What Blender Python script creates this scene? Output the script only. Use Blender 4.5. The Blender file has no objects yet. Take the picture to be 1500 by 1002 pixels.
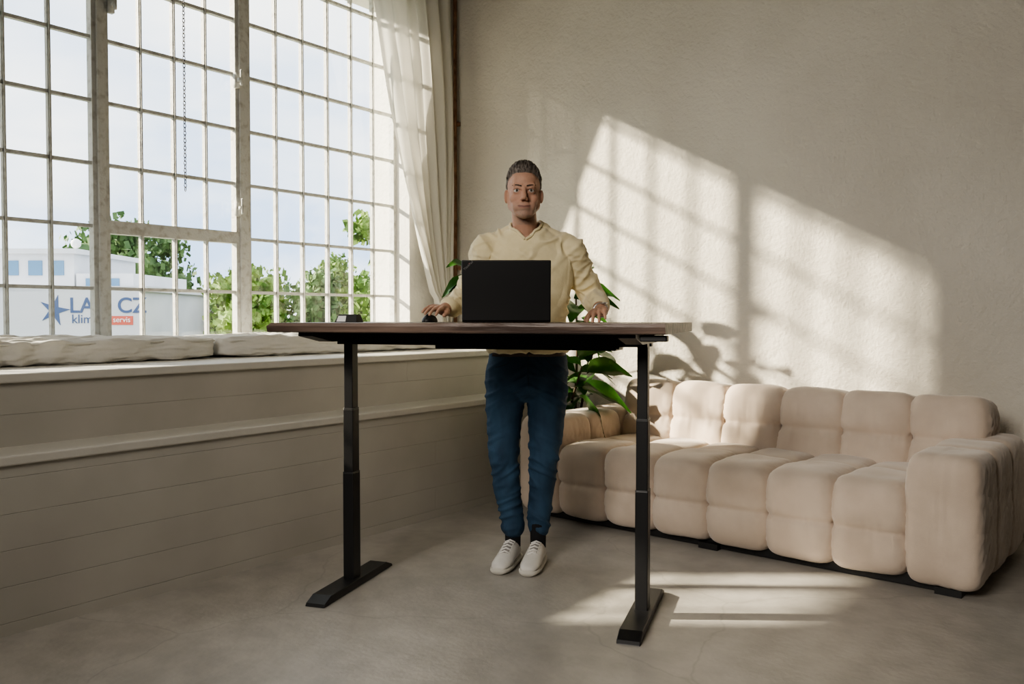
import bpy, bmesh, math, random
from mathutils import Vector, Matrix, noise, Euler
from mathutils.bvhtree import BVHTree
random.seed(7)
TH=math.radians(37.46); CT,ST=math.cos(TH),math.sin(TH)
def V2W(x,y,z=0): return Vector((x*CT-y*ST,x*ST+y*CT,z))
COL=bpy.context.scene.collection
try: bpy.context.scene.view_settings.look='AgX - Medium High Contrast'
except Exception as e: print('look',e)
# ---------------------------------------------------------------- materials
def M(name,col,rough=.6,col2=None,nscale=4,bump=0,bscale=60,metal=0,stretch=(1,1,1),detail=6,bstretch=None,spec=.5,sheen=0,lo=.35,hi=.65):
    m=bpy.data.materials.new(name); m.use_nodes=True; N=m.node_tree.nodes; L=m.node_tree.links
    b=N['Principled BSDF']; b.inputs['Base Color'].default_value=(*col,1); b.inputs['Roughness'].default_value=rough
    b.inputs['Metallic'].default_value=metal; b.inputs['Specular IOR Level'].default_value=spec
    if sheen:
        b.inputs['Sheen Weight'].default_value=sheen
    tc=N.new('ShaderNodeTexCoord')
    if col2:
        mp=N.new('ShaderNodeMapping'); mp.inputs['Scale'].default_value=stretch
        n=N.new('ShaderNodeTexNoise'); n.inputs['Scale'].default_value=nscale; n.inputs['Detail'].default_value=detail
        r=N.new('ShaderNodeValToRGB'); r.color_ramp.elements[0].position=lo; r.color_ramp.elements[1].position=hi
        r.color_ramp.elements[0].color=(*col,1); r.color_ramp.elements[1].color=(*col2,1)
        L.new(tc.outputs['Object'],mp.inputs[0]); L.new(mp.outputs[0],n.inputs['Vector']); L.new(n.outputs['Fac'],r.inputs[0]); L.new(r.outputs[0],b.inputs['Base Color'])
    if bump:
        mp2=N.new('ShaderNodeMapping'); mp2.inputs['Scale'].default_value=bstretch or stretch
        n2=N.new('ShaderNodeTexNoise'); n2.inputs['Scale'].default_value=bscale; n2.inputs['Detail'].default_value=8
        bp=N.new('ShaderNodeBump'); bp.inputs['Strength'].default_value=bump; bp.inputs['Distance'].default_value=.01
        L.new(tc.outputs['Object'],mp2.inputs[0]); L.new(mp2.outputs[0],n2.inputs['Vector']); L.new(n2.outputs['Fac'],bp.inputs['Height']); L.new(bp.outputs[0],b.inputs['Normal'])
    return m
m_wall=M('wall_plaster',(.56,.525,.46),.85,(.64,.605,.535),1.3,.7,14)
N=m_wall.node_tree.nodes; L=m_wall.node_tree.links
vor=N.new('ShaderNodeTexNoise'); vor.inputs['Scale'].default_value=55; vor.inputs['Detail'].default_value=5
bp2=N.new('ShaderNodeBump'); bp2.inputs['Strength'].default_value=.7; bp2.inputs['Distance'].default_value=.007
bp1=[n for n in N if n.type=='BUMP' and n!=bp2][0]; tc=[n for n in N if n.type=='TEX_COORD'][0]
L.new(tc.outputs['Object'],vor.inputs['Vector']); L.new(vor.outputs['Fac'],bp2.inputs['Height']); L.new(bp1.outputs[0],bp2.inputs['Normal']); L.new(bp2.outputs[0],N['Principled BSDF'].inputs['Normal'])
m_white=M('white_plaster',(.70,.68,.63),.8,(.78,.76,.71),3,.5,30)
m_ceil=M('ceiling_paint',(.30,.285,.26),.9)
m_dark=M('dark_studio_wall',(.11,.105,.095),.9,bump=.2,bscale=20)
m_floor=M('concrete_floor',(.34,.32,.29),.40,(.46,.435,.40),1.1,.15,40,detail=14)
N=m_floor.node_tree.nodes; L=m_floor.node_tree.links; bs=N['Principled BSDF']; tc=[n for n in N if n.type=='TEX_COORD'][0]
ramp=[n for n in N if n.type=='VALTORGB'][0]
vo=N.new('ShaderNodeTexVoronoi'); vo.feature='DISTANCE_TO_EDGE'; vo.inputs['Scale'].default_value=.8
nz=N.new('ShaderNodeTexNoise'); nz.inputs['Scale'].default_value=2.0; nz.inputs['Detail'].default_value=4
vm=N.new('ShaderNodeMixRGB'); vm.blend_type='ADD'; vm.inputs[0].default_value=.35
L.new(tc.outputs['Object'],nz.inputs['Vector']); L.new(tc.outputs['Object'],vm.inputs[1]); L.new(nz.outputs['Color'],vm.inputs[2]); L.new(vm.outputs[0],vo.inputs['Vector'])
cr_=N.new('ShaderNodeMapRange'); cr_.inputs['From Min'].default_value=0; cr_.inputs['From Max'].default_value=.006; cr_.inputs['To Min'].default_value=.84; cr_.inputs['To Max'].default_value=1
L.new(vo.outputs['Distance'],cr_.inputs['Value'])
mu=N.new('ShaderNodeMixRGB'); mu.blend_type='MULTIPLY'; mu.inputs[0].default_value=1
L.new(ramp.outputs[0],mu.inputs[1]); L.new(cr_.outputs[0],mu.inputs[2])
ns=N.new('ShaderNodeTexNoise'); ns.inputs['Scale'].default_value=9; ns.inputs['Detail'].default_value=12
ms_=N.new('ShaderNodeMapRange'); ms_.inputs['From Min'].default_value=.35; ms_.inputs['From Max'].default_value=.65; ms_.inputs['To Min'].default_value=.88; ms_.inputs['To Max'].default_value=1.06
L.new(tc.outputs['Object'],ns.inputs['Vector']); L.new(ns.outputs['Fac'],ms_.inputs['Value'])
mu2=N.new('ShaderNodeMixRGB'); mu2.blend_type='MULTIPLY'; mu2.inputs[0].default_value=1
L.new(mu.outputs[0],mu2.inputs[1]); L.new(ms_.outputs[0],mu2.inputs[2]); L.new(mu2.outputs[0],bs.inputs['Base Color'])
def bench_mat():
    m=M('painted_blockwork',(.42,.40,.355),.65,(.49,.47,.42),1.8)
    N=m.node_tree.nodes; L=m.node_tree.links; b=N['Principled BSDF']
    tc=[n for n in N if n.type=='TEX_COORD'][0]
    sp=N.new('ShaderNodeSeparateXYZ'); cb=N.new('ShaderNodeCombineXYZ'); br=N.new('ShaderNodeTexBrick')
    L.new(tc.outputs['Object'],sp.inputs[0]); L.new(sp.outputs['Y'],cb.inputs['X']); L.new(sp.outputs['Z'],cb.inputs['Y']); L.new(cb.outputs[0],br.inputs['Vector'])
    br.inputs['Scale'].default_value=1; br.inputs['Brick Width'].default_value=6; br.inputs['Row Height'].default_value=.128; br.inputs['Mortar Size'].default_value=.002; br.inputs['Mortar Smooth'].default_value=.8
    bp=N.new('ShaderNodeBump'); bp.invert=True; bp.inputs['Strength'].default_value=.6; bp.inputs['Distance'].default_value=.005
    L.new(br.outputs['Fac'],bp.inputs['Height']); L.new(bp.outputs[0],b.inputs['Normal'])
    return m
m_bench=bench_mat()
m_ledge=M('ledge_paint',(.56,.54,.49),.5,(.62,.60,.55),3,.15,40)
m_frame=M('weathered_window_paint',(.62,.62,.59),.6,(.40,.38,.34),25,.4,70,lo=.5,hi=.75)
m_black=M('black_powdercoat',(.008,.008,.009),.42,bump=.05,bscale=400)
m_plastic=M('black_plastic',(.012,.012,.013),.5)
m_lap=M('laptop_black',(.006,.006,.007),.45)
m_silver=M('silver',(.6,.6,.6),.3,metal=1)
m_red=M('red_dot',(.6,.01,.01),.4)
m_wood=M('walnut_wood',(.055,.036,.029),.45,(.20,.14,.11),5,.25,22,stretch=(.35,6,6),detail=12)
m_sofa=M('velvet_beige',(.56,.46,.375),.85,(.66,.55,.455),5,.12,260,sheen=.4)
m_cush=M('cream_canvas',(.78,.76,.71),.9,(.72,.70,.65),6,.35,30)
m_sweat=M('cream_knit',(.88,.77,.50),.9,(.82,.71,.44),30,.35,350,sheen=.3)
m_jean=M('blue_denim',(.012,.034,.068),.8,(.032,.080,.145),9,.3,500,stretch=(1,1,.5))
m_stitch=M('denim_stitch',(.02,.035,.06),.8)
m_shoe=M('white_leather',(.72,.70,.66),.45,(.66,.64,.60),15,.15,60)
m_lace=M('lace_cotton',(.84,.82,.79),.8); m_lace_shade=M('lace_shade',(.30,.285,.27),.8)  # dark grey on the tongue stands in for shade between the laces
m_sole=M('shoe_rubber',(.60,.58,.52),.7)
m_sock=M('black_sock',(.01,.01,.012),.95)
m_hair=M('grey_brown_hair',(.055,.042,.034),.5,(.28,.245,.215),30,.6,60,stretch=(6,.8,2))
m_brow=M('brow_hair',(.075,.052,.040),.8)
m_belt=M('brown_leather',(.05,.025,.012),.5)
m_eye=M('eye_white',(.55,.52,.48),.2); m_iris=M('iris',(.045,.035,.025),.15)
m_leaf=M('leaf_green',(.020,.085,.012),.35,(.055,.16,.02),8,.2,30)
m_stem=M('stem_brown',(.08,.055,.03),.8)
m_pot=M('pot_ceramic',(.30,.28,.25),.6,bump=.2,bscale=30)
m_soil=M('soil',(.03,.02,.012),1,bump=.6,bscale=80)
m_rust=M('rusty_pipe',(.16,.075,.04),.75,(.28,.15,.09),14)
m_bldg=M('white_render_facade',(.66,.67,.70),.8,(.58,.59,.62),.6)
m_bwin=M('blue_window',(.12,.24,.38),.15)
m_sign=M('sign_panel',(.58,.59,.62),.7)
m_logo=M('sign_blue',(.06,.10,.22),.6); m_signred=M('sign_red',(.6,.12,.08),.6); m_signw=M('sign_white',(.8,.8,.8),.6)
m_tree=M('tree_foliage',(.07,.15,.02),.7,(.20,.31,.05),.9,lo=.4,hi=.6)
m_tree2=M('dark_foliage',(.045,.10,.03),.7,(.11,.19,.05),.9)
m_bark=M('bark',(.06,.045,.03),.9)
m_grass=M('outdoor_ground',(.10,.14,.06),.95,(.22,.21,.18),.08)
m_roof=M('red_roof',(.35,.09,.06),.8)
m_skin=M('skin',(.5,.3,.2),.62,bump=.12,bscale=220); N=m_skin.node_tree.nodes; L=m_skin.node_tree.links
at=N.new('ShaderNodeAttribute'); at.attribute_name='Col'; L.new(at.outputs['Color'],N['Principled BSDF'].inputs['Base Color'])
N['Principled BSDF'].inputs['Subsurface Weight'].default_value=.08; N['Principled BSDF'].inputs['Subsurface Radius'].default_value=(.01,.004,.002)
m_glass=bpy.data.materials.new('window_glass'); m_glass.use_nodes=True; N=m_glass.node_tree.nodes; L=m_glass.node_tree.links
N.remove(N['Principled BSDF']); tr=N.new('ShaderNodeBsdfTransparent'); gl=N.new('ShaderNodeBsdfGlossy'); gl.inputs['Roughness'].default_value=.02; mx=N.new('ShaderNodeMixShader'); mx.inputs[0].default_value=.04
tr.inputs[0].default_value=(.97,.985,.98,1)
L.new(tr.outputs[0],mx.inputs[1]); L.new(gl.outputs[0],mx.inputs[2]); L.new(mx.outputs[0],N['Material Output'].inputs[0])
m_curt=bpy.data.materials.new('sheer_curtain'); m_curt.use_nodes=True; N=m_curt.node_tree.nodes; L=m_curt.node_tree.links
N.remove(N['Principled BSDF']); d=N.new('ShaderNodeBsdfDiffuse'); d.inputs[0].default_value=(.80,.78,.73,1); t=N.new('ShaderNodeBsdfTranslucent'); t.inputs[0].default_value=(.78,.76,.70,1)
tr=N.new('ShaderNodeBsdfTransparent'); a=N.new('ShaderNodeMixShader'); a.inputs[0].default_value=.36; c=N.new('ShaderNodeMixShader'); c.inputs[0].default_value=.03
L.new(d.outputs[0],a.inputs[1]); L.new(t.outputs[0],a.inputs[2]); L.new(a.outputs[0],c.inputs[1]); L.new(tr.outputs[0],c.inputs[2]); L.new(c.outputs[0],N['Material Output'].inputs[0])
# ---------------------------------------------------------------- builders
def link(o): COL.objects.link(o); return o
def empty(name,loc,rz=0,label=None,cat=None,group=None):
    o=bpy.data.objects.new(name,None); o.empty_display_size=.1; o.location=loc; o.rotation_euler=(0,0,rz); link(o); tag(o,label,cat,group); return o
def tag(o,label=None,cat=None,group=None,kind=None):
    if label:o['label']=label
    if cat:o['category']=cat
    if group:o['group']=group
    if kind:o['kind']=kind
    return o
class PB:
    def __init__(s): s.v=[];s.f=[];s.mi=[]
    def add(s,V,F,mi=0):
        n=len(s.v); s.v+= [tuple(p) for p in V]; s.f+=[tuple(i+n for i in f) for f in F]; s.mi+=[mi]*len(F)
    def box(s,c,sz,rz=0,mi=0,mat=None):
        hx,hy,hz=[q/2 for q in sz]; R=mat or Matrix.Rotation(rz,3,'Z')
        P=[Vector(c)+R@Vector((x*hx,y*hy,z*hz)) for x in(-1,1) for y in(-1,1) for z in(-1,1)]
        s.add(P,[(0,1,3,2),(4,6,7,5),(0,4,5,1),(2,3,7,6),(0,2,6,4),(1,5,7,3)],mi)
    def ell(s,c,r,rot=None,seg=20,rings=12,mi=0):
        R=rot or Matrix.Identity(3); c=Vector(c); V=[c+R@Vector((0,0,r[2]))]
        for i in range(1,rings):
            a=math.pi*i/rings
            for j in range(seg):
                b=2*math.pi*j/seg; V.append(c+R@Vector((r[0]*math.sin(a)*math.cos(b),r[1]*math.sin(a)*math.sin(b),r[2]*math.cos(a))))
        V.append(c-R@Vector((0,0,r[2]))); F=[]
        for j in range(seg): F.append((0,1+j,1+(j+1)%seg))
        for i in range(rings-2):
            for j in range(seg):
                a=1+i*seg+j;b=1+i*seg+(j+1)%seg; F.append((a,a+seg,b+seg,b))
        l=len(V)-1; o=1+(rings-2)*seg
        for j in range(seg): F.append((o+j,l,o+(j+1)%seg))
        s.add(V,F,mi)
    def rings(s,R,mi=0,cap=True):
        n=len(R[0]); V=[p for r in R for p in r]; F=[]
        for i in range(len(R)-1):
            for j in range(n): F.append((i*n+j,i*n+(j+1)%n,(i+1)*n+(j+1)%n,(i+1)*n+j))
        if cap: F.append(tuple(range(n))[::-1]); F.append(tuple(range((len(R)-1)*n,len(R)*n)))
        s.add(V,F,mi)
    def cap(s,p0,r0,p1,r1,seg=16,mi=0):
        p0=Vector(p0);p1=Vector(p1);ax=(p1-p0)
        if ax.length<1e-6: s.ell(p0,(r0,)*3); return
        z=ax.normalized(); q=z.to_track_quat('Z','Y').to_matrix(); R=[]
        def ring(c,r): return [c+q@Vector((r*math.cos(2*math.pi*j/seg),r*math.sin(2*math.pi*j/seg),0)) for j in range(seg)]
        for a in (80,60,35,12): a=math.radians(a); R.append(ring(p0-z*r0*math.sin(a),r0*math.cos(a)))
        for a in (-0,12,35,60,80): a=math.radians(a); R.append(ring(p1+z*r1*math.sin(a),r1*math.cos(a)))
        s.rings(R,mi)
    def chain(s,P,seg=16,mi=0):
        for a,b in zip(P[:-1],P[1:]): s.cap(a[0],a[1],b[0],b[1],seg,mi)
    def loft(s,R,seg=40,mi=0,n=2.3):
        out=[]
        for (cx,cy,cz,rx,ry) in R:
            r=[]
            for j in range(seg):
                a=2*math.pi*j/seg; c,si=math.cos(a),math.sin(a)
                r.append((cx+rx*math.copysign(abs(c)**(2/n),c),cy+ry*math.copysign(abs(si)**(2/n),si),cz))
            out.append(r)
        s.rings(out,mi)
    def tube(s,pts,r,seg=8,mi=0,closed=False):
        pts=[Vector(p) for p in pts]; R=[]
        for i,p in enumerate(pts):
            a=pts[max(i-1,0)];b=pts[min(i+1,len(pts)-1)]; q=(b-a).to_track_quat('Z','Y').to_matrix()
            rr=r[i] if isinstance(r,(list,tuple)) else r
            R.append([p+q@Vector((rr*math.cos(2*math.pi*j/seg),rr*math.sin(2*math.pi*j/seg),0)) for j in range(seg)])
        s.rings(R,mi)
    def obj(s,name,mats,parent=None,smooth=True,loc=(0,0,0),rz=0,bevel=0,off=None):
        me=bpy.data.meshes.new(name); V=s.v
        if off is not None: V=[(p[0]-off[0],p[1]-off[1],p[2]-off[2]) for p in V]
        me.from_pydata(V,[],s.f)
        if not isinstance(mats,(list,tuple)): mats=[mats]
        for m in mats: me.materials.append(m)
        for p,i in zip(me.polygons,s.mi): p.material_index=i
        bm=bmesh.new(); bm.from_mesh(me); bmesh.ops.recalc_face_normals(bm,faces=bm.faces); bm.to_mesh(me); bm.free()
        if smooth:
            for p in me.polygons:p.use_smooth=True
        o=bpy.data.objects.new(name,me); link(o); o.location=loc; o.rotation_euler=(0,0,rz)
        if parent:o.parent=parent
        if bevel:
            b=o.modifiers.new('b','BEVEL'); b.width=bevel; b.segments=2; b.limit_method='ANGLE'
        return o
def bake(o):
    bpy.context.view_layer.update(); dg=bpy.context.evaluated_depsgraph_get()
    me=bpy.data.meshes.new_from_object(o.evaluated_get(dg)); o.modifiers.clear(); o.data=me
    for p in me.polygons:p.use_smooth=True
    return o
def remesh(o,vox,it=4):
    r=o.modifiers.new('r','REMESH'); r.mode='VOXEL'; r.voxel_size=vox; r.use_smooth_shade=True
    if it:
        s=o.modifiers.new('s','SMOOTH'); s.factor=.5; s.iterations=it
    return bake(o)
def displace(o,fn):
    me=o.data; ns=[v.normal.copy() for v in me.vertices]
    for v,n in zip(me.vertices,ns): v.co=v.co+n*fn(v.co)
def boxobj(name,c,s,mat,parent=None,bevel=0,rz=0,**k):
    b=PB(); b.box((0,0,0),s); o=b.obj(name,mat,parent,smooth=False,loc=c,rz=rz,bevel=bevel); tag(o,**k); return o
def superbox(pb,c,hs,n=5,res=14,creases=(),rot=None,wr=.0,seed=0,mi=0):
    V={};F=[];vl=[]
    def vid(i,j,k):
        key=(i,j,k)
        if key not in V:
            V[key]=len(vl)
            p=Vector([math.tan((2*q/res-1)*math.pi/4) for q in (i,j,k)])
            r=(abs(p.x)**n+abs(p.y)**n+abs(p.z)**n)**(-1/n); p=p*r; q=p.copy()
            for ax,cc,dp,w in creases:
                g=math.exp(-abs(p[ax]-cc)/w)*dp
                for a in range(3):
                    if a!=ax: q[a]*=1-g
            w=Vector((q.x*hs[0],q.y*hs[1],q.z*hs[2]))
            if wr:
                e=noise.noise(Vector((w.x*7+seed*3.1,w.y*7,w.z*7)))*wr*.7
                ed=abs(p.x)**6
                e2=noise.noise(Vector((w.x*6+seed*5.7,w.y*60,w.z*60)))*wr*.8*ed
                for ax,cc,dp,ww in creases: e2+=math.exp(-abs(p[ax]-cc)/.30)*noise.noise(Vector((w.x*42+seed,w.y*12,w.z*8)))*wr*.6
                w+=p.normalized()*(e+e2)
            vl.append(w)
        return V[key]
    R=range(res)
    for i in R:
        for j in R:
            F.append((vid(i,j,0),vid(i,j+1,0),vid(i+1,j+1,0),vid(i+1,j,0)))
            F.append((vid(i,j,res),vid(i+1,j,res),vid(i+1,j+1,res),vid(i,j+1,res)))
            F.append((vid(i,0,j),vid(i+1,0,j),vid(i+1,0,j+1),vid(i,0,j+1)))
            F.append((vid(i,res,j),vid(i,res,j+1),vid(i+1,res,j+1),vid(i+1,res,j)))
            F.append((vid(0,i,j),vid(0,i,j+1),vid(0,i+1,j+1),vid(0,i+1,j)))
            F.append((vid(res,i,j),vid(res,i+1,j),vid(res,i+1,j+1),vid(res,i,j+1)))
    Rm=rot or Matrix.Identity(3); c=Vector(c)
    pb.add([c+Rm@v for v in vl],F,mi)
def text(name,body,size,mat,loc,rot,parent,ext=.0006,bold=0):
    cu=bpy.data.curves.new(name,'FONT'); cu.body=body; cu.size=size; cu.extrude=ext; cu.offset=bold
    o=bpy.data.objects.new(name,cu); link(o); bpy.context.view_layer.update()
    me=bpy.data.meshes.new_from_object(o.evaluated_get(bpy.context.evaluated_depsgraph_get())); bpy.data.objects.remove(o)
    me.materials.clear(); me.materials.append(mat); o=bpy.data.objects.new(name,me); link(o); o.location=loc; o.rotation_euler=rot; o.parent=parent; return o
# ---------------------------------------------------------------- room shell
YB=4.95; XG=-4.5; XI=-4.34; SILL=.91; WB=.97; WT=3.40; H=3.95
boxobj('floor',(0,.4,-.1),(9.6,9.6,.2),m_floor,kind='structure')
boxobj('ceiling',(0,.4,H+.1),(9.6,9.6,.2),m_ceil,kind='structure')
boxobj('wall_back',(0,YB+.12,H/2),(9.6,.24,H),m_wall,kind='structure')
boxobj('wall_right',(4.62,.4,H/2),(.24,9.2,H),m_dark,kind='structure')
boxobj('wall_front',(0,-4.1,H/2),(9.6,.24,H),m_dark,kind='structure')
b=PB()
def wb(y0,y1,z0,z1): b.box(((-4.7+XI)/2,(y0+y1)/2,(z0+z1)/2),(4.7+XI,y1-y0,z1-z0))
wb(-4,.40,0,H); wb(.40,1.38,0,1.22); wb(.40,1.38,2.0,H); wb(1.38,1.56,0,H); wb(1.56,4.44,0,WB); wb(1.56,4.44,WT,H); wb(4.44,YB,0,H)
b.box((-5.2,1.47,2),(1.0,.18,4))  # added fin outside, out of view, keeps sun off the first window
tag(b.obj('wall_left',m_white,smooth=False),kind='structure')
def bx(name,x0,x1,y0,y1,z0,z1,mat,bev=0,**k): return boxobj(name,((x0+x1)/2,(y0+y1)/2,(z0+z1)/2),(x1-x0,y1-y0,z1-z0),mat,None,bev,**k)
bx('trim_1',XI,-3.2,-4,YB,0,.60,m_bench,kind='structure')
bx('trim_2',XI,-3.185,-4,YB,.60,.635,m_ledge,.006,kind='structure')
bx('trim_3',XI,-3.42,-4,YB,.635,.875,m_bench,kind='structure')
bx('trim_4',XI,-3.40,-4,YB,.875,SILL,m_ledge,.006,kind='structure')
rows=[1.275+.33*i for i in range(7) if 1.275+.33*i<WT-.1]
def window(name,y0,y1,cols,rows,z0,z1,frame=.024,heavy=None):
    b=PB(); yc=(y0+y1)/2; zc=(z0+z1)/2
    for y in (y0+frame/2,y1-frame/2): b.box((0,y-yc,0),(.05,frame,z1-z0))
    for z in (z0+frame/2,z1-frame/2): b.box((0,0,z-zc),(.05,y1-y0,frame))
    for y in cols: b.box((.001,y-yc,0),(.028,.017,z1-z0-.01)); b.box((.018,y-yc,0),(.012,.008,z1-z0-.02))
    for z in rows:
        h=.07 if heavy and abs(z-heavy)<.05 else .018
        b.box((.0,0,z-zc),(.055 if h>.02 else .03,y1-y0-.01,h))
    o=b.obj(name,m_frame,smooth=False,loc=(XG,yc,zc)); tag(o,kind='structure')
    g=PB(); g.box((-.008,0,0),(.004,y1-y0-.02,z1-z0-.02)); g.obj('window_glass',m_glass,o,smooth=False)
    return o
w1=window('window_1',1.56,2.238,[1.79,2.005],rows,WB,WT)
w2=window('window_2',2.28,3.107,[2.49,2.69,2.89],rows,WB,WT,heavy=1.605)
w3=window('window_3',3.165,4.44,[3.39,3.60,3.81,4.02,4.225],rows,WB,WT)
w4=window('unseen_window',.40,1.38,[.70,1.02],[1.62],1.22,2.0)  # added out-of-view opening, sized to shape the sun stripes on the floor
bx('trim_5',XG-.04,XG+.04,2.238,2.28,WB,WT,m_frame,.004,kind='structure')
bx('trim_6',XG-.04,XG+.04,3.107,3.165,WB,WT,m_frame,.004,kind='structure')
for z,y,par in((2.55,3.08,w2),(1.78,3.08,w2),(2.78,2.31,w2)):
    b=PB(); b.box((0,0,0),(.03,.03,.09)); b.box((.03,.0,.0),(.04,.02,.02)); b.cap((.05,0,-.03),.009,(.05,.0,.05),.009)
    o=b.obj('window_latch',m_frame,par,loc=(.045,y-(2.28+3.107)/2,z-(WB+WT)/2))
b=PB(); z=3.38;i=0
while z>1.84:
    pts=[]
    for k in range(11):
        a=2*math.pi*k/10; u=.007*math.cos(a); w=.013*math.sin(a); pts.append((u,0,z+w) if i%2 else (0,u,z+w))
    b.tube(pts,.0024,5); z-=.021;i+=1
tag(b.obj('pull_chain',M('chain_metal',(.10,.09,.085),.5,metal=.5),loc=(XG+.1,2.70,0)),'thin metal pull chain hanging at the steel window','chain')
b=PB(); b.cap((0,0,1.0),.014,(0,0,H),.014)
for z in (1.5,2.6,3.6): b.box((0,.02,z),(.05,.03,.03))
tag(b.obj('trim_7',m_rust,loc=(XI+.03,4.91,0)),kind='structure')
for (y0,y1) in ((.5,2.54),(2.565,4.38)):
    b=PB(); cr=[(1,q,.05,.02) for q in (-.66,-.33,0,.33,.66)]+[(0,.0,.0,.1)]
    superbox(b,(0,0,0),(.25,(y1-y0)/2,.055),10,56,cr,wr=.018,seed=y0)
    o=b.obj('window_seat_cushion',m_cush,loc=(-4.08,(y0+y1)/2,SILL+.058)); tag(o,'long off-white padded cushion lying on the deep window sill','cushion','window sill cushions')
    p=PB(); p.tube([(.243,-(y1-y0)/2+.03,.034),(.243,0,.036),(.243,(y1-y0)/2-.03,.034)],.004,6); p.obj('piping',m_cush,o)
NU,NZ=120,60; V=[];F=[]
for j in range(NZ+1):
    z=.925+(3.78-.925)*j/NZ; yl=4.63-(z-1.1)*.285-(.10*math.sin(max(0,min(1,(z-1.0)/2.3))*math.pi))*.4
    if z<1.3: yl=4.63-(z-1.1)*.2
    yr=4.80
    for i in range(NU+1):
        u=i/NU; y=yl+(yr-yl)*u; wd=(yr-yl)
        x=-4.24+.028*math.sin(u*2*math.pi*7+.3*math.sin(z*2))*(.5+.5*wd)+.014*math.sin(u*31+z*1.3)+.02*math.sin(z*2.0+u*3)
        V.append((x,y+.008*math.sin(u*40+z),z))
for j in range(NZ):
    for i in range(NU):
        a=j*(NU+1)+i; F.append((a,a+1,a+NU+2,a+NU+1))
cur=empty('curtain',(-4.24,4.45,.92),0,'sheer off-white curtain gathered aside at the window','curtain')
b=PB(); b.add(V,F); b.obj('curtain_fabric',m_curt,cur,off=(-4.24,4.45,.92))
b=PB(); b.cap((0,-2.9,2.88),.012,(0,.44,2.88),.012); b.obj('curtain_rail',m_frame,cur)
# ---------------------------------------------------------------- desk
D=empty('standing_desk',V2W(-.091,3.335),TH-math.radians(18),'height-adjustable standing desk, dark walnut top on black steel T-legs','desk')
b=PB(); nseg=40; top=1.10; bot=1.064
rs=[]
for i in range(nseg+1):
    x=-.745+1.49*i/nseg; e=.004*noise.noise(Vector((x*9,0,0)))
    ii=.018 if i==0 else 0
    rs.append([(x+ii,-.40+.002,top),(x,-.402+e,top-.012),(x,-.398+e*1.5,bot+.004),(x,-.39,bot),(x,.39,bot),(x,.40,bot+.005),(x,.40,top-.004),(x+ii,.396,top)])
b.rings(rs); b.obj('tabletop',m_wood,D,smooth=False)
for sx in(-1,1):
    x=.61*sx
    b=PB(); b.rings([[(x-.042,-.30,0),(x+.042,-.30,0),(x+.042,-.29,.012),(x-.042,-.29,.012)],[(x-.042,-.26,0),(x+.042,-.26,0),(x+.042,-.24,.032),(x-.042,-.24,.032)],[(x-.042,.26,0),(x+.042,.26,0),(x+.042,.24,.032),(x-.042,.24,.032)],[(x-.042,.30,0),(x+.042,.30,0),(x+.042,.29,.012),(x-.042,.29,.012)]])
    b.obj('foot',m_black,D,smooth=False,bevel=.003)
    b=PB(); b.box((x,0,.25),(.048,.062,.45)); b.box((x,0,.60),(.044,.056,.28)); b.box((x,0,.88),(.039,.050,.36)); b.box((x,0,.476),(.049,.063,.006)); b.box((x,0,.742),(.045,.057,.006))
    b.obj('leg',m_black,D,smooth=False,bevel=.004)
    b=PB(); b.rings([[(x-.03,-.35,1.05),(x+.03,-.35,1.05),(x+.03,-.35,1.0635),(x-.03,-.35,1.0635)],[(x-.03,-.2,1.025),(x+.03,-.2,1.025),(x+.03,-.2,1.0635),(x-.03,-.2,1.0635)],[(x-.03,.2,1.025),(x+.03,.2,1.025),(x+.03,.2,1.0635),(x-.03,.2,1.0635)],[(x-.03,.35,1.05),(x+.03,.35,1.05),(x+.03,.35,1.0635),(x-.03,.35,1.0635)]])
    b.obj('bracket',m_black,D,smooth=False)
b=PB(); b.box((0,-.05,1.032),(1.27,.035,.042)); b.box((0,.05,1.032),(1.27,.035,.042)); b.box((-.0,-.18,1.052),(1.36,.03,.022)); b.obj('crossbeam',m_black,D,smooth=False)
b=PB(); b.box((.16,.0,1.0),(.72,.13,.006)); b.box((.16,-.065,1.013),(.72,.004,.03)); b.box((.16,.065,1.013),(.72,.004,.03)); b.box((.42,-.02,1.018),(.22,.08,.03))
for i in range(9): b.box((-.16+.035*i,-.066,1.036),(.012,.004,.016))
b.obj('cable_tray',m_black,D,smooth=False)
b=PB(); b.box((.70,-.34,1.05),(.09,.05,.02)); b.obj('control_panel',m_plastic,D,smooth=False,bevel=.004)
# ---------------------------------------------------------------- laptop
LP=empty('laptop',V2W(-.022,3.30,1.1005),TH+math.radians(0),'open black laptop standing on the desk, lid back visible','laptop')
b=PB(); b.box((0,.118,.009),(.345,.236,.016)); b.obj('laptop_base',m_lap,LP,smooth=False,bevel=.003)
tl=math.radians(-7)
lid=PB(); Rl=Matrix.Rotation(-tl,3,'X'); lid.box(Rl@Vector((0,0,.118))+Vector((0,-.004,.006)),(.345,.008,.236),mat=Rl)
lo=lid.obj('laptop_lid',m_lap,LP,smooth=False,bevel=.004)
scr=PB(); scr.box(Rl@Vector((0,.0046,.122))+Vector((0,-.004,.006)),(.325,.001,.205),mat=Rl); scr.obj('screen',M('screen',(.02,.02,.025),.1),LP,smooth=False)
kb=PB()
for r in range(5):
    for c_ in range(14): kb.box((-.148+c_*.0228,.09+r*.0195,.0175),(.019,.016,.002))
kb.obj('keyboard',m_plastic,LP,smooth=False)
for s in(-1,1):
    hg=PB(); hg.cap((s*.12,-.002,.012),.006,(s*.08,-.002,.012),.006); hg.obj('hinge',m_black,LP)
pt=Rl@Vector((-.160,-.0046,.196))+Vector((0,-.004,.006))
E=(Matrix.Rotation(-tl,4,'X')@Matrix.Rotation(math.radians(90),4,'X')@Matrix.Rotation(math.radians(45),4,'Z')).to_euler()
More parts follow.
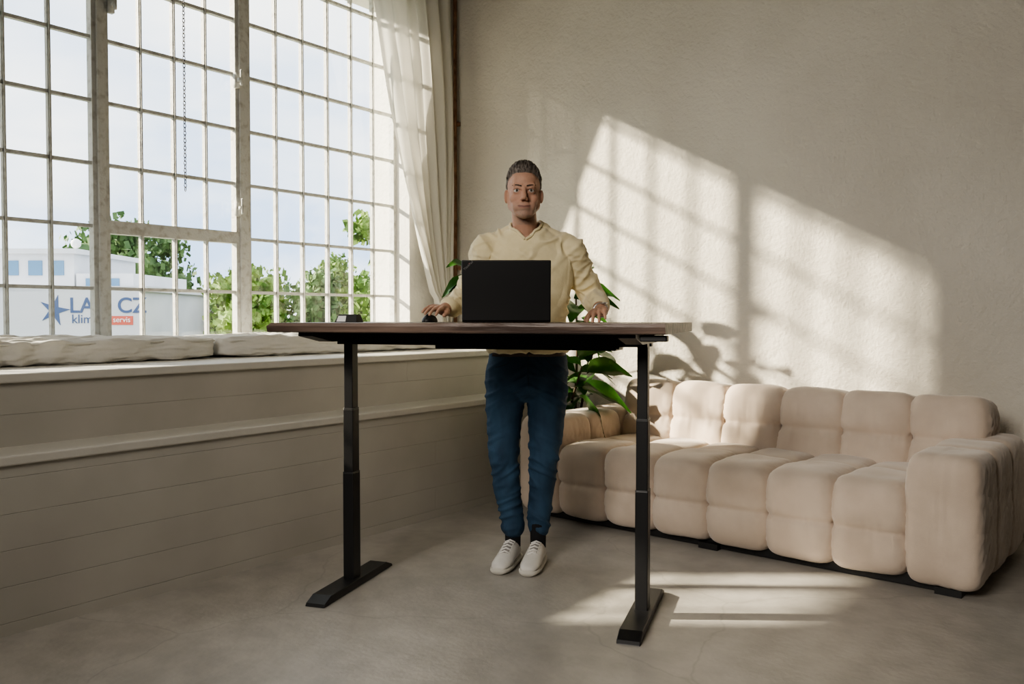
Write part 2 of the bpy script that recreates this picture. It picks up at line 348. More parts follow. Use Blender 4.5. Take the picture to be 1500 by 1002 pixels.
text('lid_lettering','ThinkPad',.0125,m_silver,pt,E,LP,ext=.0003,bold=.0001)
dt=PB(); dt.ell(Rl@Vector((-.1428,-.0048,.2235))+Vector((0,-.004,.006)),(.0012,.0006,.0012)); dt.obj('lettering_dot',m_red,LP)
b=PB(); b.rings([[(-.05,-.03,0),(.05,-.03,0),(.05,.03,0),(-.05,.03,0)],[(-.036,-.018,.032),(.044,-.018,.032),(.044,.018,.032),(-.036,.018,.032)]])
dk=b.obj('desk_dock',m_plastic,None,smooth=False,loc=V2W(-.655,3.40,1.1005),rz=TH-.3,bevel=.002); tag(dk,'small black docking hub with pale side standing on desk','dock')
b=PB(); b.rings([[(-.040,-.0305,.003),(.0,-.0305,.003),(.0,-.029,.003),(-.040,-.029,.003)],[(-.034,-.0225,.026),(.0,-.0225,.026),(.0,-.021,.026),(-.034,-.021,.026)]]); b.obj('hub_face',m_signw,dk,smooth=False)
b=PB(); b.ell((0,0,.002),(.031,.052,.030)); ms=b.obj('computer_mouse',m_plastic,None,loc=V2W(-.350,3.600,1.1005),rz=TH-.25)
for v in ms.data.vertices: v.co.z=max(v.co.z,0)
tag(ms,'black computer mouse on the desk under a hand','mouse')
b=PB(); b.cap((0,-.035,.028),.004,(0,-.02,.031),.004); b.obj('scroll_wheel',m_black,ms)
# ---------------------------------------------------------------- person
O=(.075,3.85,0); HX,HY=.052,3.76
SHL=(-.112,3.835,1.425); SHR=(.258,3.835,1.425)
b=PB()
b.loft([(.072,3.87,.80,.15,.10),(.072,3.87,.90,.168,.105),(.072,3.87,1.0,.155,.10),(.075,3.87,1.1,.152,.10),(.077,3.865,1.2,.165,.108),(.077,3.86,1.3,.178,.115),(.076,3.855,1.40,.182,.11),(.072,3.85,1.46,.150,.09),(.065,3.845,1.505,.085,.07)])
b.chain([((.065,3.85,1.43),.065),((.058,3.815,1.52),.058),((HX,3.785,1.60),.055)])
for s,sh in ((-1,SHL),(1,SHR)): b.cap((.063+s*.05,3.85,1.495),.035,sh,.05)
ARML=[(SHL,.055),((-.215,3.97,1.205),.040)]; ARMR=[(SHR,.055),((.372,3.94,1.205),.040)]
WL=Vector((-.305,3.735,1.154)); WR=Vector((.385,3.665,1.150))
b.chain(ARML+[((-.255,3.85,1.185),.038),(WL,.026)]); b.chain(ARMR+[((.385,3.80,1.185),.038),(WR,.026)])
LEGL=[((-.025,3.87,.88),.085),((-.04,3.86,.70),.075),((-.040,3.84,.48),.050),((-.02,3.86,.34),.048),((.005,3.87,.11),.034)]
LEGR=[((.165,3.87,.88),.085),((.162,3.86,.70),.075),((.146,3.84,.48),.050),((.136,3.87,.34),.048),((.122,3.86,.11),.034)]
b.chain(LEGL); b.chain(LEGR)
b.chain([((.005,3.875,.075),.028),((-.030,3.76,.045),.020)]); b.chain([((.122,3.865,.075),.028),((.092,3.74,.045),.020)])
def hand(b,W,f,s,curl,spread=3.6):
    f=Vector(f).normalized(); s=Vector(s); s=(s-f*s.dot(f)).normalized(); u=f.cross(s)
    if u.z<0:u=-u
    for k,(o,l) in enumerate(((.030,.074),(.010,.083),(-.011,.077),(-.031,.060))):
        kn=W+f*(.086-.006*abs(k-1))+s*o+u*.004
        b.chain([(W+s*o*.55+f*.008,.018),(W+s*o*.8+f*.05+u*.004,.0165),(kn,.0125)])
        p=kn; ang=curl[0]; r=.0090
        for t,(fr) in enumerate((.45,.30,.25)):
            d=(f*math.cos(ang)-u*math.sin(ang)+s*o*spread).normalized(); q=p+d*l*fr
            b.cap(p,r+(.001 if t==0 else 0),q,r-.0009); p=q; r-=.0009; ang+=curl[1]
    b.chain([(W+f*.02+s*.022,.017),(W+f*.05+s*.044-u*.006,.013),(W+f*.078+s*.053-u*.014,.0105),(W+f*.10+s*.052-u*.02,.009)])
hand(b,WL+Vector((0,-.01,.004)),(-.34,-1,-.04),(1,-.3,-.10),(.10,.24),2.8)
hand(b,WR+Vector((0,-.01,0)),(-.30,-1,-.16),(-1,.3,-.18),(.22,.28))
hx,hy=HX,HY
# head: sculpted from overlapping volumes
b.ell((hx,hy+.012,1.705),(.074,.094,.088)); b.ell((hx,hy-.020,1.650),(.064,.068,.090))
b.ell((hx,hy-.064,1.572),(.030,.026,.024))
for s in(-1,1):
    b.cap((hx+s*.051,hy+.000,1.612),.022,(hx+s*.024,hy-.058,1.574),.019)
    b.cap((hx+s*.054,hy+.0,1.66),.021,(hx+s*.051,hy+.000,1.61),.021)
    b.ell((hx+s*.038,hy-.058,1.636),(.026,.022,.022))
    b.ell((hx+s*.030,hy-.062,1.604),(.024,.022,.028))
    b.cap((hx+s*.010,hy-.088,1.690),.008,(hx+s*.042,hy-.078,1.6925),.010)
    b.ell((hx+s*.0115,hy-.101,1.629),(.0080,.010,.0075))
    b.cap((hx+s*.015,hy-.0875,1.6765),.0044,(hx+s*.031,hy-.0875,1.6795),.0044); b.cap((hx+s*.031,hy-.0875,1.6795),.0044,(hx+s*.047,hy-.0765,1.674),.0044)
    b.cap((hx+s*.019,hy-.0835,1.6605),.0042,(hx+s*.045,hy-.076,1.662),.0042)
    b.ell((hx+s*.078,hy+.010,1.655),(.008,.018,.030),Matrix.Rotation(s*.35,3,'Z'))
b.ell((hx,hy-.045,1.715),(.058,.048,.046))
b.cap((hx,hy-.086,1.684),.0095,(hx,hy-.110,1.637),.0120)
b.ell((hx,hy-.070,1.600),(.034,.028,.028))
b.cap((hx-.024,hy-.087,1.6065),.0042,(hx,hy-.093,1.6030),.0045); b.cap((hx+.024,hy-.087,1.6070),.0042,(hx,hy-.093,1.6030),.0045); b.cap((hx-.015,hy-.090,1.5945),.0055,(hx+.015,hy-.090,1.5945),.0055)
P=b.obj('person',m_skin,None,off=O); remesh(P,.0030,3)
hl=hx-O[0]; hd=hy-O[1]
vg=P.vertex_groups.new(name='soft')
for v in P.data.vertices:
    x,y,z=v.co; dx=abs(x-hl); dy=y-hd
    if z<1.50: continue
    w=1.0
    if dy<-.05:
        w*=1-math.exp(-((dx-.030)/.020)**2-((z-1.672)/.016)**2)
        w*=1-math.exp(-(dx/.020)**2-((z-1.640)/.035)**2)
        w*=1-math.exp(-(dx/.028)**2-((z-1.600)/.010)**2)
    if dx>.070 and 1.61<z<1.70: w=.1
    if w>.25: vg.add([v.index],w,'REPLACE')
s_=P.modifiers.new('s','SMOOTH'); s_.vertex_group='soft'; s_.factor=.5; s_.iterations=24; bake(P)
def wrinkle(c):
    x,y,z=c; dx=abs(x-hl); dy=y-hd
    if z<1.54 or dy>-.03: return 0
    d=0
    t=(1.630-z)/.040
    if 0<t<1: d-=.0018*math.exp(-((dx-(.019+.014*t))/.0028)**2)*math.sin(math.pi*min(1,t+.15))
    for zz in(1.716,1.727,1.738): d-=.0007*math.exp(-((z-zz-.004*math.cos(dx*60))/.0018)**2)*(1 if dx<.035 else 0)
    d-=.0012*math.exp(-((z-1.583)/.004)**2-(dx/.014)**2)
    d-=.0010*math.exp(-((dx-.005)/.0018)**2-((z-1.690)/.006)**2)
    d-=.0009*math.exp(-((z-1.652+.1*(dx-.03))/.0018)**2-((dx-.032)/.010)**2)
    return d
displace(P,wrinkle)
P.location=V2W(*O); P.rotation_euler=(0,0,TH)
tag(P,'man in cream v-neck sweater, jeans and white sneakers standing at desk','person')
ca=P.data.color_attributes.new('Col','FLOAT_COLOR','POINT')
for i,v in enumerate(P.data.vertices):
    c=Vector((.52,.305,.215)); x,y,z=v.co; dx=x-hl; dy=y-hd
    if z>1.53:
        n=noise.noise(Vector((x*60,y*60,z*60))); n2=noise.noise(Vector((x*260,y*260,z*260)))
        c=c*(1+.08*n+.05*n2)
        red=math.exp(-((abs(dx)-.038)**2+(z-1.635)**2)/.0006); c=c.lerp(Vector((.52,.25,.18)),red*.3)
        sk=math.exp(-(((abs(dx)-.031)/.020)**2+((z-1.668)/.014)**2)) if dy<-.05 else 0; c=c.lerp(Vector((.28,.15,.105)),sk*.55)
        st=max(0,min(1,(1.630-z-.25*max(0,.03-abs(dx)))/.04))*max(0,min(1,(.02-dy)/.03))
        st=max(st,.8*math.exp(-((z-1.613)/.006)**2-(dx/.024)**2) if dy<-.08 else 0)
        c=c.lerp(Vector((.30,.235,.195)),max(0,min(1,st*(.48+.3*n+.4*n2))))
        if dy<-.07 and abs(dx)<.034:
            e=max(0,1-(dx/.028)**2); lp=math.exp(-((z-1.5985-abs(dx)*.10)/.0065)**4)*min(1,e*2); c=c.lerp(Vector((.37,.17,.135)),lp*.85)
            ml=math.exp(-((z-(1.5985+abs(dx)*.16))/.0022)**2)*min(1,max(0,1-(dx/.030)**2)*3); c=c.lerp(Vector((.09,.04,.03)),ml*.9)
    ca.data[i].color=(*c,1)
def child(pb,name,mat,vox=None,it=4,fn=None):
    o=pb.obj(name,mat,P,off=O)
    if vox: remesh(o,vox,it)
    if fn: displace(o,fn)
    return o
for s in(-1,1):
    b=PB(); c=Vector((hx+s*.031,hy-.0742,1.669)); b.ell(c,(.0125,.0125,.0115),None,32,32)
    b.mi=[1 if ((sum((Vector(b.v[i]) for i in f),Vector())/len(f)-c).normalized().y<-.90) else 0 for f in b.f]
    child(b,'eye',[m_eye,m_iris])
    b=PB(); re=random.Random(3+s)
    for k in range(170):
        t=re.random(); px=.010+.036*t; pz=1.6868+.0042*math.sin(t*math.pi*.75)+re.uniform(-.0028,.0028)*(1-.5*t); py=-.0945+(.014*t*t)
        l=.006; b.tube([(hx+s*px,hy+py,pz),(hx+s*(px+l*.5),hy+py-.0006,pz+.0012),(hx+s*(px+l),hy+py+.001,pz+.0008)],[.0007,.0007,.0002],4)
    child(b,'eyebrow',m_brow)
C=Vector((hx,hy+.014,1.702))
def hsurf(d):
    front=-d.y
    if front>.55: hlz=.47-(.0 if abs(d.x)<.30 else -.08)
    elif front>.10: hlz=.48-(.55-front)*1.2
    elif front>-.15: hlz=-.20
    else: hlz=-.62
    k=max(0,min(1,(d.z-hlz)/.10+.5))
    topb=max(0,d.z)**2*.010+max(0,d.z)*max(0,front)*.030
    n=noise.noise(Vector((d.x*22,d.y*3,d.z*5)))*.003
    r=Vector((d.x*(.0785+n),d.y*(.100+n),d.z*(.095+n)))+d*topb
    return C+r*(.86+.14*k),k
b=PB(); seg,rg=72,50; V=[];F=[]
for i in range(rg+1):
    a=math.pi*i/rg
    for j in range(seg):
        t=2*math.pi*j/seg; d=Vector((math.sin(a)*math.cos(t),math.sin(a)*math.sin(t),math.cos(a))); V.append(hsurf(d)[0])
for i in range(rg):
    for j in range(seg): F.append((i*seg+j,(i+1)*seg+j,(i+1)*seg+(j+1)%seg,i*seg+(j+1)%seg))
b.add(V,F)
rs_=random.Random(5)
for k in range(620):
    ph=rs_.uniform(-1.2,1.2); a0=.48+rs_.uniform(-.02,.6)+abs(ph)*.05; a1=a0+rs_.uniform(.7,1.3); pts=[];lift=rs_.uniform(.0003,.0035); sw=rs_.uniform(.05,.40)
    for q in range(8):
        a=a0+(a1-a0)*q/7; pp=ph+sw*q/7; d=Vector((math.sin(pp),-math.cos(pp)*math.cos(a),math.cos(pp)*math.sin(a)))
        p,kk=hsurf(d)
        if kk<.5: continue
        pts.append(p+d*lift*math.sin(.3+q/7*2.6))
    if len(pts)>3: b.tube(pts,[.0009]*(len(pts)-1)+[.0003],4)
child(b,'hair',m_hair)
# sweater
b=PB()
b.loft([(.072,3.87,.962,.178,.118),(.072,3.87,.975,.184,.124),(.074,3.87,1.02,.176,.122),(.075,3.87,1.1,.172,.118),(.077,3.865,1.2,.182,.124),(.077,3.86,1.3,.194,.130),(.076,3.855,1.40,.198,.124),(.072,3.85,1.465,.168,.104),(.065,3.847,1.515,.100,.084)])
for s,sh in ((-1,SHL),(1,SHR)): b.cap((.063+s*.048,3.85,1.505),.046,sh,.064)
b.chain([(SHL,.067),((-.217,3.972,1.203),.055),((-.262,3.83,1.180),.046),((-.273,3.80,1.175),.040)])
b.chain([(SHR,.067),((.374,3.942,1.203),.055),((.387,3.79,1.182),.046),((.388,3.755,1.176),.040)])
def foldS(c):
    x,y,z=c; ax=abs(x); arm=1 if ax>.17 else .3
    w=noise.noise(Vector((x*4,y*4,z*4)))*.8
    f=noise.noise(Vector((x*8+w,y*8,z*11+w)))*.010*(.5+.5*arm)
    r=1-abs(noise.noise(Vector((x*5+z*7+w,y*6,z*13-ax*13+w))))*2.2
    r2=1-abs(noise.noise(Vector((x*9+3,y*7,z*24+ax*9+w))))*2.2
    return f+max(0,r-.35)*.015+max(0,r2-.4)*.010*arm
SW=child(b,'sweater',m_sweat,.005,7,foldS)
bm=bmesh.new(); bm.from_mesh(SW.data); dl=[]
nx,ny=.060-O[0],3.825-O[1]; ZV=1.472
for v in bm.verts:
    x,y,z=v.co; dx=x-nx
    if (dx*dx+(y-ny)**2<.066**2) and z>1.495: dl.append(v)
    elif y<ny+.01 and z>ZV and abs(dx)<(z-ZV)*1.05 and abs(dx)<.062: dl.append(v)
bmesh.ops.delete(bm,geom=dl,context='VERTS'); bm.to_mesh(SW.data); bm.free()
bvS=BVHTree.FromPolygons([v.co.copy() for v in SW.data.vertices],[tuple(p.vertices) for p in SW.data.polygons])
def rib(pts,bv,r,name,mat,n=8,par=P,push=.002):
    out=[]
    for a,c in zip(pts[:-1],pts[1:]):
        for k in range(n):
            q=Vector(a).lerp(Vector(c),k/n)-Vector(O); h=bv.find_nearest(q)
            out.append(h[0]+h[1]*push if h[0] else q)
    for _ in range(3): out=[out[0]]+[(out[i-1]+out[i]*2+out[i+1])/4 for i in range(1,len(out)-1)]+[out[-1]]
    b=PB(); b.tube(out,r,8); return b.obj(name,mat,par)
x0=.060
rib([(x0,3.71,ZV-.005),(x0+.030,3.742,ZV+.025),(x0+.058,3.775,1.510),(x0+.070,3.82,1.535),(x0+.05,3.875,1.545),(x0,3.895,1.545),(x0-.05,3.875,1.545),(x0-.070,3.82,1.535),(x0-.058,3.775,1.510),(x0-.030,3.742,ZV+.025),(x0,3.71,ZV-.005)],bvS,.0065,'collar',m_sweat)
b=PB(); b.cap((-.268,3.812,1.177),.043,(-.282,3.785,1.172),.041); child(b,'cuff',m_sweat)
b=PB(); b.cap((.388,3.768,1.178),.043,(.388,3.742,1.174),.041); child(b,'cuff',m_sweat)
# jeans
b=PB()
b.loft([(.072,3.87,.74,.05,.06),(.072,3.87,.80,.15,.112),(.072,3.87,.88,.186,.122),(.072,3.87,.94,.178,.116),(.072,3.87,.985,.166,.110)])
JL=[((-.020,3.87,.87),.100),((-.036,3.86,.70),.088),((-.038,3.845,.48),.066),((-.020,3.86,.33),.058),((.003,3.865,.155),.046)]
JR=[((.162,3.87,.87),.100),((.158,3.86,.70),.088),((.146,3.845,.48),.066),((.136,3.87,.33),.058),((.121,3.86,.155),.046)]
b.chain(JL); b.chain(JR)
def foldJ(c):
    x,y,z=c; kn=.8*math.exp(-((z-.47)/.12)**2)+1.1*math.exp(-((z-.20)/.09)**2)+.9*math.exp(-((z-.80)/.07)**2)+.3
    r=1-abs(noise.noise(Vector((x*7,y*7+z*3,z*22+abs(x)*12))))*2
    return max(0,r-.4)*.014*kn+noise.noise(Vector((x*9,y*9,z*7)))*.005
JN=child(b,'jeans',m_jean,.006,9,foldJ)
bvJ=BVHTree.FromPolygons([v.co.copy() for v in JN.data.vertices],[tuple(p.vertices) for p in JN.data.polygons])
rib([(.072,3.73,.965),(.072,3.73,.86),(.075,3.75,.80)],bvJ,.0014,'fly_seam',m_stitch,push=.0008)
for s in(-1,1): rib([(.072+s*.075,3.74,.955),(.072+s*.10,3.74,.915),(.072+s*.165,3.78,.895)],bvJ,.0014,'pocket_seam',m_stitch,push=.0008)
b=PB(); b.loft([(.072,3.87,.945,.174,.119),(.072,3.87,.975,.172,.117)],n=2.3); child(b,'belt',m_belt)
for (hl_,toe) in (((.022,3.930),(-.062,3.655)),((.134,3.910),(.066,3.625))):
    h=Vector((*hl_,0)); t=Vector((*toe,0)); d=(t-h).normalized(); L_=(t-h).length; sd=Vector((-d.y,d.x,0))
    b=PB(); b.cap(h+d*.062+Vector((0,0,.075)),.036,h+d*.062+Vector((0,0,.17)),.037); child(b,'sock',m_sock)
    secs=[(0,.020,.050),(.012,.028,.070),(.04,.036,.092),(.08,.040,.102),(.12,.042,.096),(.16,.044,.080),(.20,.046,.064),(.235,.044,.055),(.262,.036,.046),(.278,.022,.038)]
    def shell(z0,grow,zt=None):
        R=[]
        for (y,w,hh) in secs:
            r=[]; hh=zt if zt else hh; w=w+grow
            for k in range(24):
                a=2*math.pi*k/24; c_,s_=math.cos(a),math.sin(a)
                zz=z0+(hh-z0)*(.5+.5*math.copysign(abs(s_)**.8,s_)); ww=w*math.copysign(abs(c_)**.75,c_)*(1-.35*max(0,(zz-z0)/(hh-z0)-.4) if not zt else 1)
                r.append(h+d*(y*L_/.278*1.0+(grow if y>.1 else -grow))+sd*ww+Vector((0,0,zz)))
            R.append(r)
        return R
    b=PB(); b.rings(shell(.018,0)); sh=child(b,'shoe',m_shoe)
    b=PB(); b.rings(shell(0.001,.004,.027)); so=b.obj('sole',m_sole,sh,off=O)
    b=PB()
    def topz(y):
        for (a,_,ha),(c_,_,hc) in zip(secs[:-1],secs[1:]):
            if a<=y<=c_: return ha+(hc-ha)*(y-a)/(c_-a)
        return .05
    tg=PB(); tg.rings([[h+d*y+sd*q*.017+Vector((0,0,topz(y)+.004-.002*abs(q))) for q in(-1,-.5,.5,1)]+[h+d*y+sd*q*.017+Vector((0,0,topz(y)-.012)) for q in(1,-1)] for y in(.075,.10,.13,.16,.19)]); tg.obj('tongue',m_lace_shade,sh,off=O)
    for k in range(5):
        y=.100+.021*k; z=topz(y)
        p0=h+d*y+sd*.023+Vector((0,0,z-.002)); p1=h+d*(y+.008)-sd*.023+Vector((0,0,z-.002)); pm=(p0+p1)/2+Vector((0,0,.010)); b.tube([p0,pm,p1],.0036,6)
    b.obj('laces',m_lace,sh,off=O)
b=PB(); wc=WR+Vector((0,.012,.002)); fd=Vector((0,1,-.1)).normalized(); q=fd.to_track_quat('Z','Y').to_matrix()
b.tube([wc+q@Vector((.030*math.cos(a*math.pi/12),.030*math.sin(a*math.pi/12),0)) for a in range(25)],.0045,8); wt=child(b,'wristwatch',m_silver)
b=PB(); b.ell(wc+Vector((.012,-.004,.030)),(.017,.017,.005)); b.obj('watch_case',m_silver,wt,off=O)
# ---------------------------------------------------------------- sofa
S=empty('sofa',V2W(.034,4.779,0),TH-math.radians(40.5),'beige velvet tufted three-seat sofa with block armrests','sofa')
SLn=2.34; AW=.28; cw=(SLn-2*AW)/6
b=PB()
for i in range(6):
    cx=AW+cw*(i+.5)
    superbox(b,(cx,.20,.235),(cw/2+.016,.215,.205),5.5,36,[(2,-.05,.085,.07)],wr=.012,seed=i)
    superbox(b,(cx,.56,.240),(cw/2+.016,.20,.19),5.5,26,[],wr=.011,seed=i+10)
b.obj('seat',m_sofa,S)
b=PB(); bw=(2.22-.27)/6; Rt=Matrix.Rotation(math.radians(-9),3,'X')
for i in range(6):
    cx=.27+bw*(i+.5)
    superbox(b,(cx,.80,.50),(bw/2+.018,.155,.245),5.5,36,[(2,.10,.12,.08)],rot=Rt,wr=.013,seed=i+20)
b.obj('backrest',m_sofa,S)
for k in (0,1):
    b=PB(); cx=AW/2 if k==0 else SLn-AW/2
    for q in range(3):
        cy=.17+.31*q
        superbox(b,(cx,cy,.300),(AW/2+.006,.175,.272),6.5,36,[(2,.25,.02,.10)] if q else [(0,0.0,.0,.1)],wr=.009,seed=40+k*5+q)
    b.obj('armrest',m_sofa,S)
b=PB(); b.box((SLn/2,.50,.030),(SLn-.16,.84,.05)); b.obj('base',m_plastic,S,smooth=False)
for x in(.10,1.16,SLn-.12):
    for y in(.08,.90):
        b=PB(); b.box((x,y,.015),(.10,.07,.03)); b.obj('leg',m_plastic,S,smooth=False)
# ---------------------------------------------------------------- plant
PO=Vector((-3.04,4.72,0)); PL=empty('potted_plant',PO,0,'leafy green houseplant in a grey pot in the corner beside sofa','plant')
b=PB(); R=[]
for z,r in((0,.085),(.02,.10),(.15,.115),(.28,.125),(.29,.13),(.30,.125),(.28,.11)): R.append([(r*math.cos(2*math.pi*j/32),r*math.sin(2*math.pi*j/32),z) for j in range(32)])
b.rings(R); b.obj('pot',m_pot,PL)
b=PB(); b.ell((0,0,.275),(.11,.11,.012)); b.obj('soil',m_soil,PL)
def vw(x,y,z): return V2W(x,y,z)-PO
st=[[vw(.40,5.58,.28),vw(.30,5.45,.8),vw(.0,5.30,1.15),vw(-.28,5.22,1.40)],[vw(.41,5.58,.28),vw(.42,5.45,.9),vw(.40,5.33,1.36)],[vw(.42,5.57,.28),vw(.46,5.42,.65),vw(.52,5.25,.98)],[vw(.39,5.57,.28),vw(.38,5.35,.6),vw(.42,5.1,.82)]]
b=PB()
for s in st: b.tube(s,[.012]+[.008]*(len(s)-2)+[.005],8)
b.obj('stem',m_stem,PL)
b=PB()
def leaf(b,p,d,l,w,droop=.5,roll=0):
    d=Vector(d).normalized(); up=Vector((0,0,1)); s=d.cross(up)
    if s.length<.01:s=Vector((1,0,0))
    s.normalize(); n=s.cross(d); s=s*math.cos(roll)+n*math.sin(roll); n=s.cross(d)
    V=[];nu=9
    for i in range(nu):
        t=i/(nu-1); c=p+d*l*t+Vector((0,0,-droop*l*t*t)); ww=w*.5*(math.sin(math.pi*min(1,t**.75))**.8+.02)
        for k in(-1,-.5,0,.5,1): V.append(c+s*ww*k+n*(abs(k)*ww*.35+.006*math.sin(t*12+k)))
    F=[(i*5+k,i*5+k+1,(i+1)*5+k+1,(i+1)*5+k) for i in range(nu-1) for k in range(4)]
    b.add(V,F)
def at(s,t):
    t*=len(s)-1; i=min(int(t),len(s)-2); return s[i].lerp(s[i+1],t-i)
for si,s in enumerate(st):
    n=(9,11,10,9)[si]
    for k in range(n):
        t=.38+.62*k/(n-1); p=at(s,t); a=k*2.4+si; dv=Vector((math.cos(a),math.sin(a)-.25,.25+.5*(k==n-1)))
        wp=PO+p+dv.normalized()*.25
        if wp.y>4.86: dv.y=-abs(dv.y)*.6
        leaf(b,p,dv,random.uniform(.20,.28),random.uniform(.11,.15),random.uniform(.3,.7),random.uniform(-.5,.5))
for q,dd,l in (((.38,5.2,1.24),(.9,-.2,.1),.28),((.40,5.15,1.18),(.8,-.4,-.3),.28),((.42,5.1,1.28),(.9,-.4,.1),.24),((.42,5.1,1.12),(.3,-.4,-.5),.22),((.45,5.05,.80),(.9,-.3,.25),.28),((.42,5.05,.70),(.8,-.3,-.1),.30),((.40,5.05,.88),(.7,-.5,.5),.26),((.40,5.0,.66),(.5,-.2,-.6),.24),((-.25,5.2,1.42),(-.6,-.5,.3),.2),((-.26,5.2,1.36),(-.9,-.2,-.3),.18)):
    d0=V2W(*dd); leaf(b,vw(*q),d0,l,l*.58,.35,random.uniform(.3,.9))
lf=b.obj('foliage',m_leaf,PL)
# ---------------------------------------------------------------- exterior
boxobj('outdoor_ground',(-60,60,-6.25),(400,400,.5),m_grass,kind='structure')
BL=empty('building',V2W(-20.5,40,-6),TH,'white industrial building with a blue and red sign','building')
b=PB()
def bb(x0,x1,y0,y1,z0,z1,mi=0): b.box(((x0+x1)/2+20.5,(y0+y1)/2-40,(z0+z1)/2+6),(x1-x0,y1-y0,z1-z0),0,mi)
bb(-33,-17.4,40,52,-6,2.35); bb(-33,-17.2,39.9,52,2.35,2.6)
bb(-26.0,-22.2,43,50,2.5,4.35); bb(-26.2,-22.0,42.8,50.2,4.35,4.6); bb(-22.1,-19.2,43,50,2.5,3.35); bb(-33,-27,44,52,2.5,3.5)
bb(-25.6,-25.2,41,41.3,2.5,3.4)
b.obj('facade',m_bldg,BL,smooth=False)
for x0_,x1_ in((-24.5,-23.8),(-23.4,-22.7),(-25.5,-25.0),(-21.6,-20.9),(-20.5,-19.9)):
    b=PB(); hi=4.0 if x0_<-22.5 else 3.1; bb(x0_,x1_,42.95,43.0,hi-.75 if x0_<-22.5 else hi-.4,hi); b.obj('building_window',m_bwin,BL,smooth=False)
b=PB(); b.ell((-22.6+20.5,4,10.95),(.25,.25,.25)); b.box((-22.6+20.5,4,10.6),(.08,.08,.5)); b.obj('roof_dome',m_signw,BL)
b=PB(); b.box((-1.4,-.06,7.15),(8.8,.08,2.7)); b.obj('sign',m_sign,BL,smooth=False)
R90=(math.pi/2,0,0)
text('sign_lettering','LAM CZ',1.02,m_logo,(-20.85+20.5,-.12,7.35),R90,BL,.01,.012)
text('sign_lettering','klimati',.60,m_logo,(-20.75+20.5,-.12,6.85),R90,BL,.01)
b=PB(); b.box((2.15,-.11,6.98),(1.0,.04,.42)); b.obj('sign_box',m_signred,BL,smooth=False)
text('sign_lettering','servis',.36,m_signw,(1.72,-.15,6.90),R90,BL,.01)
b=PB(); cx,cz=-1.05,7.45; pts=[]
for k in range(10):
    a=math.pi/2+k*math.pi/5-.25; r=.75 if k%2==0 else .25; pts.append((cx+r*math.cos(a),cz+r*math.sin(a)))
V=[(x,-.13,z) for x,z in pts]+[(x,-.10,z) for x,z in pts]; F=[tuple(range(10)),tuple(range(19,9,-1))]+[(k,(k+1)%10,10+(k+1)%10,10+k) for k in range(10)]
b.add(V,F); b.obj('sign_star',m_logo,BL,smooth=False)
def tree(x,y,top,rad,mat,seed,n=4200,leaf=1.0):
    rnd=random.Random(seed); E_=empty('tree',V2W(x,y,-6),rnd.random()*6,'leafy green tree growing outside the window','tree','trees outside the window')
    h=top+6; b=PB(); b.cap((0,0,0),.25,(0,0,h*.6),.12); b.obj('trunk',m_bark,E_)
    b=PB(); cl=[]
    for k in range(16):
        a=rnd.random()*6.28; rr=rad*.8*rnd.random()**.5; cz=h-rad*.45-rnd.random()*(h*.5); cl.append((rr*math.cos(a),rr*math.sin(a),cz,rad*rnd.uniform(.25,.5)))
    cl.append((0,0,h-rad*.35,rad*.35))
    for k in range(n):
        c=cl[k%len(cl)]; d=Vector((rnd.gauss(0,1),rnd.gauss(0,1),rnd.gauss(0,1)*.8)).normalized()*c[3]*rnd.uniform(.5,1.25)
        p=Vector(c[:3])+d; s=rnd.uniform(.07,.17)*leaf; q=Euler((rnd.random()*6,rnd.random()*6,rnd.random()*6)).to_matrix()
        b.add([p+q@Vector(v)*s for v in((-1,-.6,0),(1,-.6,0),(1,.6,.2),(-1,.6,0))],[(0,1,2,3)])
    for c in cl: b.ell(c[:3],(c[3]*.62,)*3,None,10,7)
    b.obj('foliage',mat,E_,smooth=False)
tree(-27.2,60,8.2,4.3,m_tree2,1,leaf=1.6); tree(-35,62,5.5,3.5,m_tree2,2,leaf=1.6)
for i,(x,y,tp,r) in enumerate(((-15.0,49,3.3,2.2),(-12.6,40,3.6,2.0),(-10.4,50,4.8,2.3),(-8.9,40,3.4,1.9),(-6.6,50,4.6,2.3),(-5.4,40,3.8,1.8),(-3.2,50,4.4,2.1),(-22,72,3.8,3.0),(-14,72,4.5,3.2),(-5,72,5.2,3.4))):
    tree(x,y,tp,r,m_tree if i%3 else m_tree2,10+i,leaf=1.0 if y<51 else 1.6)
tree(-3.55,24,4.7,.95,m_tree,40,3000,.8)
b=PB(); b.rings([[(-2.4,-1.6,0),(2.4,-1.6,0),(2.4,1.6,0),(-2.4,1.6,0)],[(-2.4,-1.6,5.0),(2.4,-1.6,5.0),(2.4,1.6,5.0),(-2.4,1.6,5.0)]])
hs=b.obj('house',m_bldg,None,smooth=False,loc=V2W(-13.2,33,-6),rz=TH); tag(hs,'low house with red tiled roof outside the window','house')
b=PB(); b.add([(-2.6,-1.8,5.0),(2.6,-1.8,5.0),(2.6,1.8,5.0),(-2.6,1.8,5.0),(-2.6,0,6.2),(2.6,0,6.2)],[(0,1,5,4),(3,4,5,2),(0,4,3),(1,2,5),(0,3,2,1)]); b.obj('roof',m_roof,hs,smooth=False)
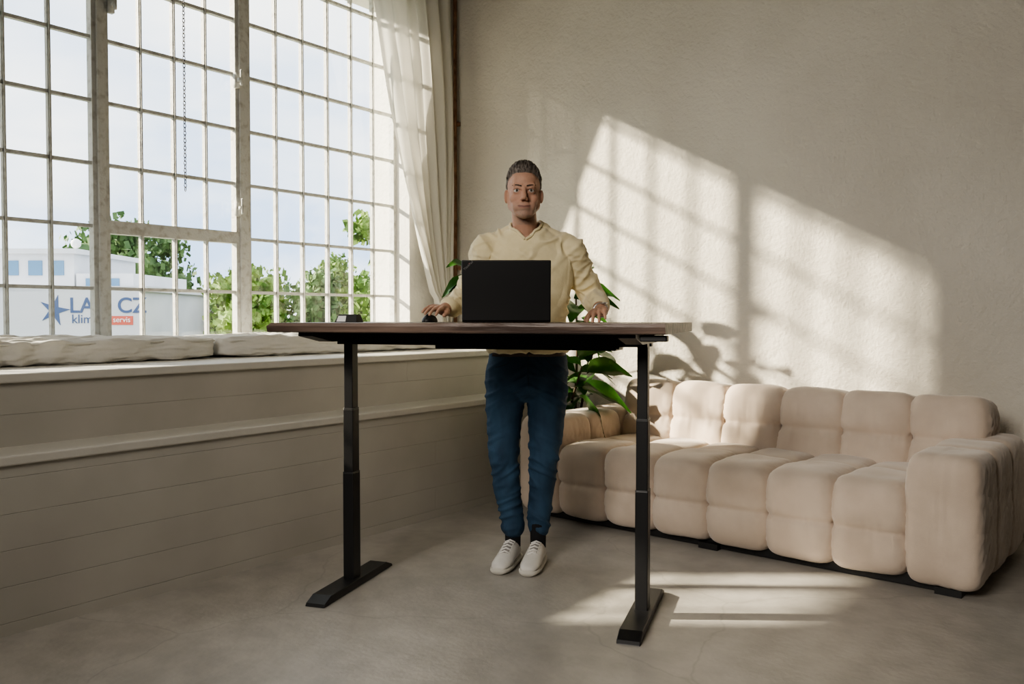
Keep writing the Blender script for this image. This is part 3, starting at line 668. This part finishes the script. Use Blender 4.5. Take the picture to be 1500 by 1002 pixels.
# ---------------------------------------------------------------- light
def direction(o,d): o.rotation_euler=Vector(d).to_track_quat('-Z','Y').to_euler()
l=bpy.data.lights.new('sun','SUN'); l.energy=20; l.color=(1,.87,.68); l.angle=math.radians(1.6); o=bpy.data.objects.new('sun',l); link(o); direction(o,(1,.73,-.55))
for (y0,y1,z0,z1) in((1.56,4.44,WB,WT),(.40,1.38,1.22,2.0)):
    l=bpy.data.lights.new('window_portal','AREA'); l.shape='RECTANGLE'; l.size=z1-z0; l.size_y=y1-y0; l.cycles.is_portal=True
    o=bpy.data.objects.new('window_portal',l); link(o); o.location=(XG-.06,(y0+y1)/2,(z0+z1)/2); o.rotation_euler=(0,-math.pi/2,0)
l=bpy.data.lights.new('added_fill','AREA'); l.shape='RECTANGLE'; l.size=1.6; l.size_y=1.4; l.energy=42; l.color=(1,.93,.84); l.spread=math.radians(95)  # added fill lamp out of view, brightens the sofa side facing the camera
o=bpy.data.objects.new('added_fill',l); link(o); o.location=(-1.2,-1.4,2.7); direction(o,Vector((-1.4,4.0,.4))-Vector(o.location))
w=bpy.data.worlds.new('World'); bpy.context.scene.world=w; w.use_nodes=True; N=w.node_tree.nodes; L=w.node_tree.links
bg=N['Background']; tc=N.new('ShaderNodeTexCoord'); mp=N.new('ShaderNodeMapping'); mp.inputs['Scale'].default_value=(1,1,3.2)
n=N.new('ShaderNodeTexNoise'); n.inputs['Scale'].default_value=2.6; n.inputs['Detail'].default_value=7; n.inputs['Roughness'].default_value=.55
r=N.new('ShaderNodeValToRGB'); r.color_ramp.elements[0].position=.40; r.color_ramp.elements[1].position=.66
r.color_ramp.elements[0].color=(.42,.56,.80,1); r.color_ramp.elements[1].color=(1,1,1,1)
sp=N.new('ShaderNodeSeparateXYZ'); mr=N.new('ShaderNodeMapRange'); mr.inputs['From Min'].default_value=0.08; mr.inputs['From Max'].default_value=.50; mr.inputs['To Min'].default_value=.0; mr.inputs['To Max'].default_value=.75
mx=N.new('ShaderNodeMixRGB'); mx.inputs[2].default_value=(1,1,1,1)
L.new(tc.outputs['Generated'],mp.inputs[0]); L.new(mp.outputs[0],n.inputs['Vector']); L.new(n.outputs['Fac'],r.inputs[0])
L.new(tc.outputs['Generated'],sp.inputs[0]); L.new(sp.outputs['Z'],mr.inputs['Value']); L.new(mr.outputs[0],mx.inputs[0]); L.new(r.outputs[0],mx.inputs[1]); L.new(mx.outputs[0],bg.inputs[0])
bg.inputs[1].default_value=3.1
# ---------------------------------------------------------------- camera
cd=bpy.data.cameras.new('camera'); cd.lens=29.76; cd.sensor_width=36; cd.clip_end=500
cam=bpy.data.objects.new('camera',cd); link(cam); cam.location=(0,0,1.12); cam.rotation_euler=(math.radians(90-1.66),0,TH)
bpy.context.scene.camera=cam
